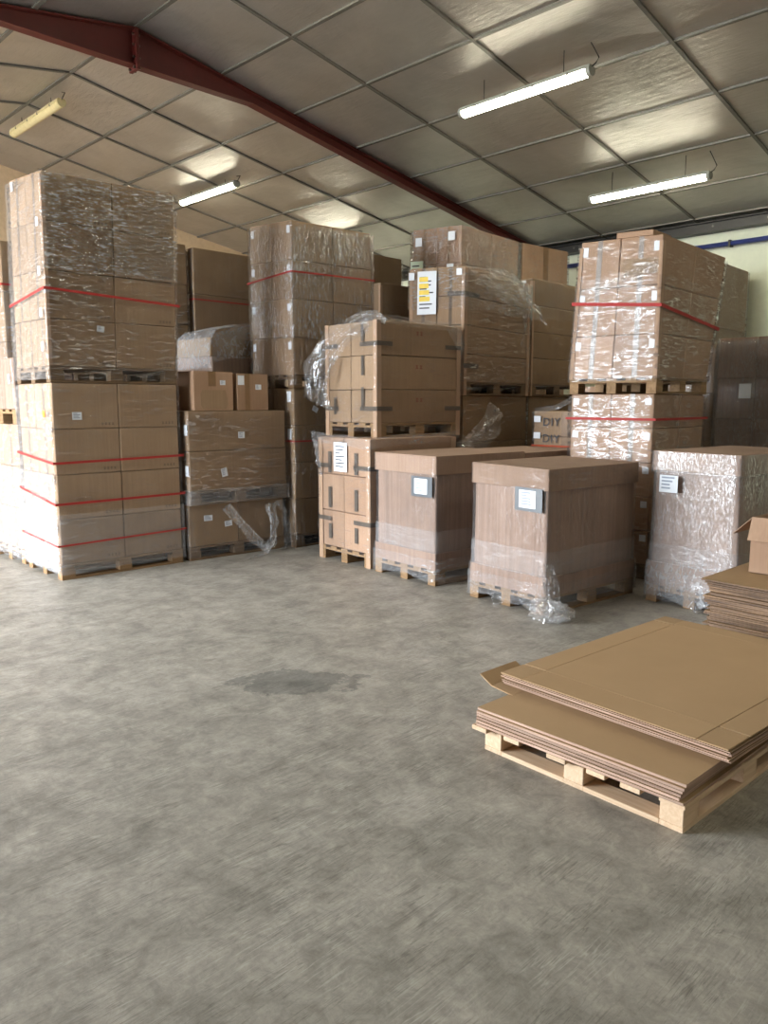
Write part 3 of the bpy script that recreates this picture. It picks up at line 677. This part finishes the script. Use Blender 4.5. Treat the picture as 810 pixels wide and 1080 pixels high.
for c_, z_ in ((.15, 3.76), (.75, 3.72), (.17, 3.36), (.52, 3.33)): H3.label('U', c_, z_, .12, .11, lines=False, nm='white_tag', off=.035)
H5 = Load('plain ribbed load at the back between the green sheet stack and the white wall', 9.25, 6.52, 1.2, .9, 0, 0, 3.86, dict(R=(-.03, 0, .03)), group='tall loads along the back')
H5.pallet('wood_dark').cartons([1] * 6, 1, 2, 'kraft_warm', tape='V', tmat='tape_kraft'); H5.film('film_d', 1.9, 3.85, flap=.02)
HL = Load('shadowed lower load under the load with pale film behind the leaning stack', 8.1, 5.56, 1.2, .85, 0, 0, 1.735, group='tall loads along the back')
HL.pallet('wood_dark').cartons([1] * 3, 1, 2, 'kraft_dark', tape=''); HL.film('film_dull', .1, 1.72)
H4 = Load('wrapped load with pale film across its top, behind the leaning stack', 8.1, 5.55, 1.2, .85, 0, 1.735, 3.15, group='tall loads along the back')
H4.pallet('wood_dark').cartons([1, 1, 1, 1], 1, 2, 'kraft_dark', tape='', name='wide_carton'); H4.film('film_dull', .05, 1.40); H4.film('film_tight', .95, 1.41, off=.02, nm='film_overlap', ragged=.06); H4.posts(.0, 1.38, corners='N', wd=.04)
H4.label('U', .14, 1.34, .12, .1, lines=False, nm='white_tag', off=.03)
# ---- cartons printed DIY
I1 = Load('stack of small cartons printed DIY with an orange strap', 7.5, 4.25, 1.2, .83, 0, 0, 1.56, group='stacks under the leaning load')
I1.pallet('wood_dark').cartons([1] * 5, 2, 1, 'kraft', tape='U', tmat='tape_kraft'); I1.film('film_dull', .1, 1.55); I1.strap(1.17, 'orange', wd=.02)
for z_ in (1.45, 1.185 + .08):
    I1.label('U', .77, z_ + .02, .09, .07, lines=False, nm='white_tag', off=.016)
    c_ = bpy.data.curves.new('printed_text', 'FONT'); c_.body = 'DIY'; c_.size = .13; c_.extrude = .0004; c_.space_character = 1.15
    tmp = bpy.data.objects.new('printed_text', c_); COL.objects.link(tmp); bpy.context.view_layer.update()
    me_ = bpy.data.meshes.new_from_object(tmp.evaluated_get(bpy.context.evaluated_depsgraph_get())); bpy.data.objects.remove(tmp); me_.materials.clear(); me_.materials.append(M['ink'])
    o_ = bpy.data.objects.new('printed_text', me_); COL.objects.link(o_); o_.parent = I1.t
    o_.matrix_local = Matrix(((0, 0, -1, -.0145), (-1, 0, 0, .70), (0, 1, 0, z_ - .055), (0, 0, 0, 1)))
I1.ribbon('film_sheet', [(-.02, .80, 1.57), (-.02, .55, 1.60), (-.02, .35, 1.68), (-.02, .12, 1.80)], lambda f: (.0, .0, .03), amp=.01, seed=5, mat='film_haze', nv=5)
tI = Load('small carton lying on the DIY cartons against the leaning stack', 7.55, 4.26, .5, .34, 0, 1.562, 1.84, name='small_carton', cat='carton'); tI.base = 0
MB().box(0, .5, 0, .34, 0, .255).build('carton_body', M['kraft_warm'], tI.t, bevel=.005)
MB().box(0, .5, 0, .168, .256, .262).box(0, .5, .172, .34, .256, .262).build('flaps', M['kraft_warm'], tI.t)

# ---- leaning double stack
J1 = Load('lower load with one red strap and very shiny film behind the lidded boxes', 6.78, 3.29, 1.08, .87, 0, 0, 1.735, group='leaning double stack')
J1.pallet('wood_dark').cartons([1] * 5, 2, 2, 'kraft_warm', tape='U', labU=True, tmat='tape_brown'); J1.film('film_h', .03, 1.72, amp=.012); J1.film('film_shiny', 1.05, 1.72, off=.02, nm='film_overlap'); J1.strap(1.50, off=.034, wd=.022)
J2 = Load('leaning upper load with a torn top carton, one red strap and shiny film', 6.76, 3.27, 1.10, .90, 0, 1.735, 3.13,
          dict(N=(0, 0, 0), R=(.30, 0, -.025), L=(.0, -.08, .038)), group='leaning double stack')
J2.pallet('wood_old').cartons([1.05, 1.15, 1.15], 2, 2, 'kraft_warm', tape='U', labU=True, tmat='tape_brown'); J2.film('film_h', .12, 1.05, amp=.015); J2.film('film_dull', .12, 1.36, off=.016, nm='film_overlap'); J2.strap(0, off=.03, sag=[.84, .78, .66, .7], wd=.03)
J2.rect('torn_liner', 'U', .02, .42, 1.06, 1.2, 'kraft', .004)
MB().box(.02, .30, .12, .52, 1.395, 1.45).build('top_carton_scrap', M['kraft_warm'], J2.t, bevel=.006, warp=J2.W)
J2.ribbon('film_sheet', [(-.03, .02, 1.12), (-.03, .22, 1.08), (-.03, .45, 1.0), (-.03, .8, .92)], lambda f: (0, .0, .05), amp=.014, seed=31, mat='film_bunch', nv=6)
J2.ribbon('film_sheet', [(-.03, .04, .44), (-.03, .2, .38), (-.03, .42, .25)], lambda f: (0, .0, .10), amp=.012, seed=33, mat='film_shiny', nv=6)
J2.posts(.14, 1.34, corners='NL', wd=.04)
for y_ in (.05, .40, .75):
    pass
# ---- loads against the white wall
K3 = Load('slim view of a whitish filmed load between the leaning stack and the grey shiny one', 9.0, 3.66, 1.2, .85, 0, 0, 2.3, group='loads by the white wall')
K3.pallet('wood_dark').cartons([1] * 4, 2, 2, 'kraft', tape=''); K3.film('film_haze', .1, 2.28); K3.film('film_haze', .1, 2.28, off=.02, nm='film_overlap')
K2 = Load('grey looking shiny load fully wrapped, beside the white wall', 8.9, 2.35, 1.2, 1.24, 0, 0, 2.365, group='loads by the white wall')
K2.pallet('wood_dark').cartons([1] * 5, 2, 3, 'sleeve', tape=''); K2.film('film_silver', .1, 2.36, flap=.04); K2.film('film_haze', .1, 2.34, off=.02, nm='film_overlap')  # pale haze layer stands in for bright reflections on the wrap
K2.label('U', .92, 1.78, .13, .16, lines=False, nm='white_tag', off=.03)
K1 = Load('tall plain beige load standing against the white wall', 10.3, 4.285, 1.2, .85, 0, 0, 3.47, dict(N=(0, 0, .02)), group='loads by the white wall')
K1.pallet('wood_dark').cartons([1] * 4, 1, 1, 'kraft', tape='', name='wide_carton'); K1.film('film_band', .1, 3.45)

# ---- lidded sleeve boxes
def lidded(label, U, V, w, d, rot, h, top=None, shiny=False, pouch=None, z_tray=.30, lidh=.17, seed=0, grp='lidded pallet boxes'):
    L = Load(label, U, V, w, d, rot, 0, h, top, name='lidded_pallet_box', cat='pallet box', group=grp)
    L.pallet('wood_old')
    b = .144; i = .022
    MB().box(i, w - i, i, d - i, b + .01, h - .03).build('sleeve', M['sleeve'], L.t, bevel=.006, warp=L.W)
    m = MB(); t = .008
    for (x0, x1, y0, y1) in ((0, w, 0, t), (0, w, d - t, d), (0, t, t, d - t), (w - t, w, t, d - t)): m.box(x0, x1, y0, y1, h - lidh, h - t)
    m.box(0, w, 0, d, h - t, h); m.build('lid', M['lidboard'], L.t, bevel=.002, warp=L.W)
    m = MB()
    for (x0, x1, y0, y1) in ((0, w, 0, t), (0, w, d - t, d), (0, t, t, d - t), (w - t, w, t, d - t)): m.box(x0, x1, y0, y1, b, z_tray)
    m.box(t, w - t, t, d - t, b, b + .008); m.build('base_tray', M['sleeve'], L.t, bevel=.002, warp=L.W)
    fm = 'film_silver' if shiny else 'film_tight'
    L.film(fm, z_tray - .02, h - lidh + .02, off=-.008, amp=.005, ragged=.01, vert=True)
    L.film('film_fog' if shiny else fm, .05, z_tray + .01, off=.010, amp=.006, ragged=.045, nm='film_skirt')
    L.film('film_haze', .04, z_tray - .06, off=.016, amp=.008, ragged=.05, nm='film_skirt')
    L.film('film_band', z_tray - .01, .5, off=-.003, amp=.006, nm='film_overlap')
    if shiny:
        L.film(fm, h - lidh - .01, h - .004, off=.008, amp=.006, nm='film_over_lid')
    else: L.film('film_dull', h - lidh, h - .004, off=.006, amp=.004, nm='film_over_lid')
    if pouch:
        c, z = pouch
        L.rect('document_pouch', 'U', c - .15, c + .13, z - .095, z + .09, 'pouch', .012)
        L.label('U', c - .0, z, .17, .14, nm='address_sheet', off=.014, lines=5)
    return L
R_ = lidded('lidded pallet box in front, white address sheet and a bunch of film at its foot', 5.04, 3.26, 1.2, .82, -.1, 1.147, dict(L=(0, -.01, .013)), pouch=(.20, .90))
R_.ribbon('film_tail', [(-.03, -.02, .42), (-.06, -.06, .26), (-.1, -.1, .12), (-.1, -.1, .05)], lambda f: (.03 + .06 * f, -.03 - .06 * f, 0), amp=.03, seed=2, nu=24, nv=10)
R_.blob('film_bunch', (-.10, -.10, .08), (.13, .15, .085), seed=3, flat_z=.004)
R_.blob('film_bunch', (-.03, -.16, .06), (.12, .10, .06), seed=8, flat_z=.004)
R_.ribbon('film_tail', [(-.02, .52, .10), (-.06, .50, .03), (-.09, .46, .012), (-.06, .41, .02), (-.02, .39, .10)], lambda f: (.0, .0, .012), amp=.012, seed=12, nu=24, nv=4)
B_ = lidded('lidded pallet box standing beside the taped double stack', 5.169, 4.513, 1.2, .86, -.09, 1.18, pouch=(.19, .90))
B_.ribbon('film_tail', [(.0, -.03, .06), (.25, -.06, .05), (.6, -.06, .05), (1.1, -.05, .06)], lambda f: (0, .01, .035), amp=.02, seed=5, mat='film_haze')
BB = lidded('second lidded pallet box behind, only its pale lid showing above', 6.42, 4.44, .96, .84, -.09, 1.16, seed=4)
L3 = lidded('silvery wrapped pallet box with a sagging lid beside the stacked flat sheets', 6.0, 2.17, 1.2, .78, -.1, 1.26, dict(N=(0, .035, 0), L=(0, -.015, .004)), shiny=True, z_tray=.34, lidh=.16)
L3.label('U', .60, 1.0, .17, .14, nm='address_sheet', off=.04, lines=4)
L3.ribbon('film_tail', [(-.03, .36, .12), (-.08, .33, .05), (-.11, .28, .02), (-.06, .24, .03)], lambda f: (.0, .01, .014), amp=.02, seed=6, nu=20, nv=4)

# ------------------------------------------------------------------ flat sheets on the open pallet
PU, PV, PR = 2.783, 1.151, -.052 + 0.0
op = thing('open_pallet', 'fresh pine pallet on the open floor carrying flat cardboard sheets', 'pallet', (PU, PV, 0), math.atan2(-(2.835 - 2.783), .999))
for k, y in enumerate((0, .45, .90)):
    MB().box(0, 1.2, y, y + .1, 0, .022).build('bottom_board', M['wood_new_x'], op, bevel=.002)
for x in (0, 1.1): MB().box(x, x + .1, .1, .45, 0, .022).box(x, x + .1, .55, .90, 0, .022).build('bottom_board', M['wood_new'], op, bevel=.002)
for x in (0, .535, 1.07):
    for y in (0, .45, .90): MB().box(x, x + .13, y, y + .1, .0225, .103).build('block', M['wood_new_x'], op, bevel=.003)
for y0, y1, dx in ((-.01, .10, -.012), (.17, .26, -.03), (.33, .42, -.03), (.52, .62, -.035), (.77, .86, -.035), (.955, 1.045, -.045)):
    MB().box(dx, 1.2 + dx, y0, y1, .1035, .125).build('deck_board', M['wood_new_x'], op, bevel=.002)
def sheet(U, V, z, w, d, rot, th, label, grp, bend=None, mats=None, n=14, layers=2, gapz=.0012):
    """a folded flat carton: two boards, smooth faces, fluted cut edge"""
    m = MB(); R = random.Random(int(z * 1e5) + int(w * 100))
    for L in range(layers):
        z0 = th * L / layers; z1 = th * (L + 1) / layers - gapz; e = R.uniform(-.002, .002) * (L > 0)
        xs = [w * i / n for i in range(n + 1)]; ys = [d * i / n for i in range(n + 1)]
        f = bend or (lambda x, y: 0)
        b = len(m.v)
        for zz in (z0, z1):
            for y in ys:
                for x in xs: m.v.append((x + e, y + e, zz + f(x, y)))
        N = (n + 1) ** 2; I = lambda k, j, i: b + k * N + j * (n + 1) + i
        for j in range(n):
            for i in range(n):
                m.f.append((I(0, j, i), I(0, j + 1, i), I(0, j + 1, i + 1), I(0, j, i + 1))); m.mi.append(0)
                m.f.append((I(1, j, i), I(1, j, i + 1), I(1, j + 1, i + 1), I(1, j + 1, i))); m.mi.append(0)
        for i in range(n):
            m.f += [(I(0, 0, i), I(0, 0, i + 1), I(1, 0, i + 1), I(1, 0, i)), (I(0, n, i), I(1, n, i), I(1, n, i + 1), I(0, n, i + 1)),
                    (I(0, i, 0), I(1, i, 0), I(1, i + 1, 0), I(0, i + 1, 0)), (I(0, i, n), I(0, i + 1, n), I(1, i + 1, n), I(1, i, n))]; m.mi += [1] * 4
    o = m.build('cardboard_sheet', mats or [M['sheet'], M['sheet_edge']], None, fix=False, loc=(U, V, z), rot=rot)
    return tag(o, label, 'cardboard sheet', grp)
rs = random.Random(5)
z = .1265
NLOW = 6
for k in range(NLOW):
    lab = 'bottom flat sheet of the lower pile, resting on the pine pallet' if k == 0 else ('top flat sheet of the lower pile, partly bare under the bulky upper pile' if k == NLOW - 1 else 'one of the middle flat sheets in the neat lower pile on the pine pallet')
    o = sheet(2.755 + rs.uniform(-.004, .004) + .004 * k, 1.165 - .004 * k + rs.uniform(-.003, .003), z, 1.5, 1.01 + .006 * k, -.04, .0118, lab, 'neat lower pile on the pine pallet', layers=1, gapz=.0004) if k else sheet(2.757, 1.145, z, 1.5, 1.03, -.04, .0118, lab, 'neat lower pile on the pine pallet', layers=1, gapz=.0004)
    top_low = o; z += .0136
fl = MB().grid(lambda a, b: (.24 + .30 * a + .05 * b, 1.02 + .25 * b, .0125 + .09 * max(0, b - .62) + .004 * max(0, b - .62) * math.sin(a * 3)), 6, 8).build('raised_flap', M['sheet'], top_low, fix=False)
md = fl.modifiers.new('thickness', 'SOLIDIFY'); md.thickness = .005
NUP = 12
zu = z + .001
for k in range(NUP - 1):
    lab = 'bottom flat sheet of the bulky upper pile, lying on the neat lower pile' if k == 0 else 'one of the middle flat sheets in the bulky upper pile'
    sag = .012 if k < 2 else 0
    sheet(3.07 + rs.uniform(-.014, .014) - .002 * k, 1.10 + rs.uniform(-.006, .008) - .001 * k, zu, 1.60, 1.185, -.075, .0054, lab, 'bulky upper pile on the pine pallet', layers=1,
          bend=(lambda x, y, s=k: -.004 * math.exp(-((x) / .1)) * (1 if s < 3 else 0)))
    zu += .0060
# topmost sheet with score lines and slots
tt = thing('cardboard_sheet', 'topmost flat sheet of the upper pile with scored lines and slots', 'cardboard sheet', (3.03, 1.09, zu), -.075, 'bulky upper pile on the pine pallet')
W_, D_, gs = 1.61, 1.185, .0025
def panel(nm, x0, x1, y0, y1): MB().box(x0, x1, y0, y1, 0, .0065).build(nm, [M['sheet']], tt, bevel=.0012)
xa, xb, ya, yb = .19, 1.48, .135, 1.05
MB().box(.004, W_ - .004, ya + .004, yb - .004, 0, .0045).build('sheet_liner', M['sheet'], tt)
def rects(nm, lst):
    m = MB()
    for x0, x1, y0, y1 in lst: m.box(x0, x1, y0, y1, .0048 if 'panel' in nm else .001, .0078)
    m.build(nm, M['sheet'], tt, bevel=.001)
rects('main_panel', [(xa + .0015, xb - .0015, ya + .0015, yb - .0015)])
rects('glue_panel', [(0, xa - .001, ya + .001, yb - .001)]); rects('end_panel', [(xb + .001, W_, ya + .001, yb - .001)])
for (y0, y1) in ((0, ya - .001), (yb + .001, D_)):
    rects('flap', [(0, xa - .006, y0, y1)]); rects('flap', [(xa + .006, xb - .006, y0, y1)]); rects('flap', [(xb + .006, W_, y0, y1)])

# ------------------------------------------------------------------ tall pile of flat cartons beside the silvery box
mp_ = thing('pallet', 'low pallet under the tall pile of flat cartons, mostly hidden', 'pallet', (5.10, .95, 0), -.04)
pp = MB()
for k in range(5): pp.box(0, .84, .02 + k * .245, .12 + k * .245, .10, .12)
for k in range(3): pp.box(.0 + k * .37, .1 + k * .37, .02, 1.10, .0, .022)
pp.build('boards', M['wood_old'], mp_)
for i in range(3):
    for j in range(3): MB().box(.0 + i * .37, .1 + i * .37, .02 + j * .49, .12 + j * .49, .022, .10).build('block', M['wood_old'], mp_, bevel=.003)
zm = .1245; NM = 27; rm = random.Random(3)
M['fold_edge'] = cardboard('folded_carton_edge', (110, 92, 80), (176, 142, 112), lines=(0, 0, 0), lscale=70, lstr=.5)
for k in range(NM):
    th = .0128
    lab = 'bottom flat carton of the tall pile beside the silvery box' if k == 0 else ('top flat carton of the tall pile, under the open carton' if k == NM - 1 else 'one of the flat folded cartons in the tall pile beside the silvery box')
    dx, dy = rm.uniform(-.014, .014), rm.uniform(-.028, .028)
    if k == NM - 1: dx, dy = -.05, .03
    o = sheet(5.105 + dx, .93 + dy, zm, .82, 1.13, -.04, th, lab, 'flat folded cartons in the tall pile', bend=(lambda x, y, s=2.0: .002 * math.sin(y * 5 + s)), n=8, mats=[M['sheet'], M['fold_edge']], layers=1, gapz=.0028)
    zm += th + .0005

# open carton standing on that pile
oc = thing('open_carton', 'small open carton with spread flaps standing on the tall pile of flat cartons', 'carton', (5.50, 1.50, zm + .004), -.04)
w, d, h, t = .44, .43, .385, .006
m = MB().box(0, w, 0, d, 0, t)
for (x0, x1, y0, y1) in ((0, t, 0, d), (w - t, w, 0, d), (t, w - t, 0, t), (t, w - t, d - t, d)): m.box(x0, x1, y0, y1, t, h)
m.build('carton_body', M['kraft_warm'], oc)
def flapq(nm, p0, p1, out): # hinge p0-p1, leaning outwards
    p0, p1, out = Vector(p0), Vector(p1), Vector(out)
    o = MB().grid(lambda a, b: p0 + (p1 - p0) * a + out * b, 1, 2).build(nm, M['kraft_warm'], oc, fix=False)
    md = o.modifiers.new('thickness', 'SOLIDIFY'); md.thickness = .005
flapq('flap', (0, .0, h), (0, d, h), (-.06, 0, -.155))
flapq('flap', (0.01, d, h), (w, d, h), (0, .13, -.13))
flapq('flap', (w, 0, h), (w, d, h), (.15, 0, -.02))
flapq('flap', (0, 0, h), (w, 0, h), (0, -.15, -.05))
for ob in S.objects:
    if ob.type == 'MESH' and not ob.data.materials: print('NO MATERIAL', ob.name)
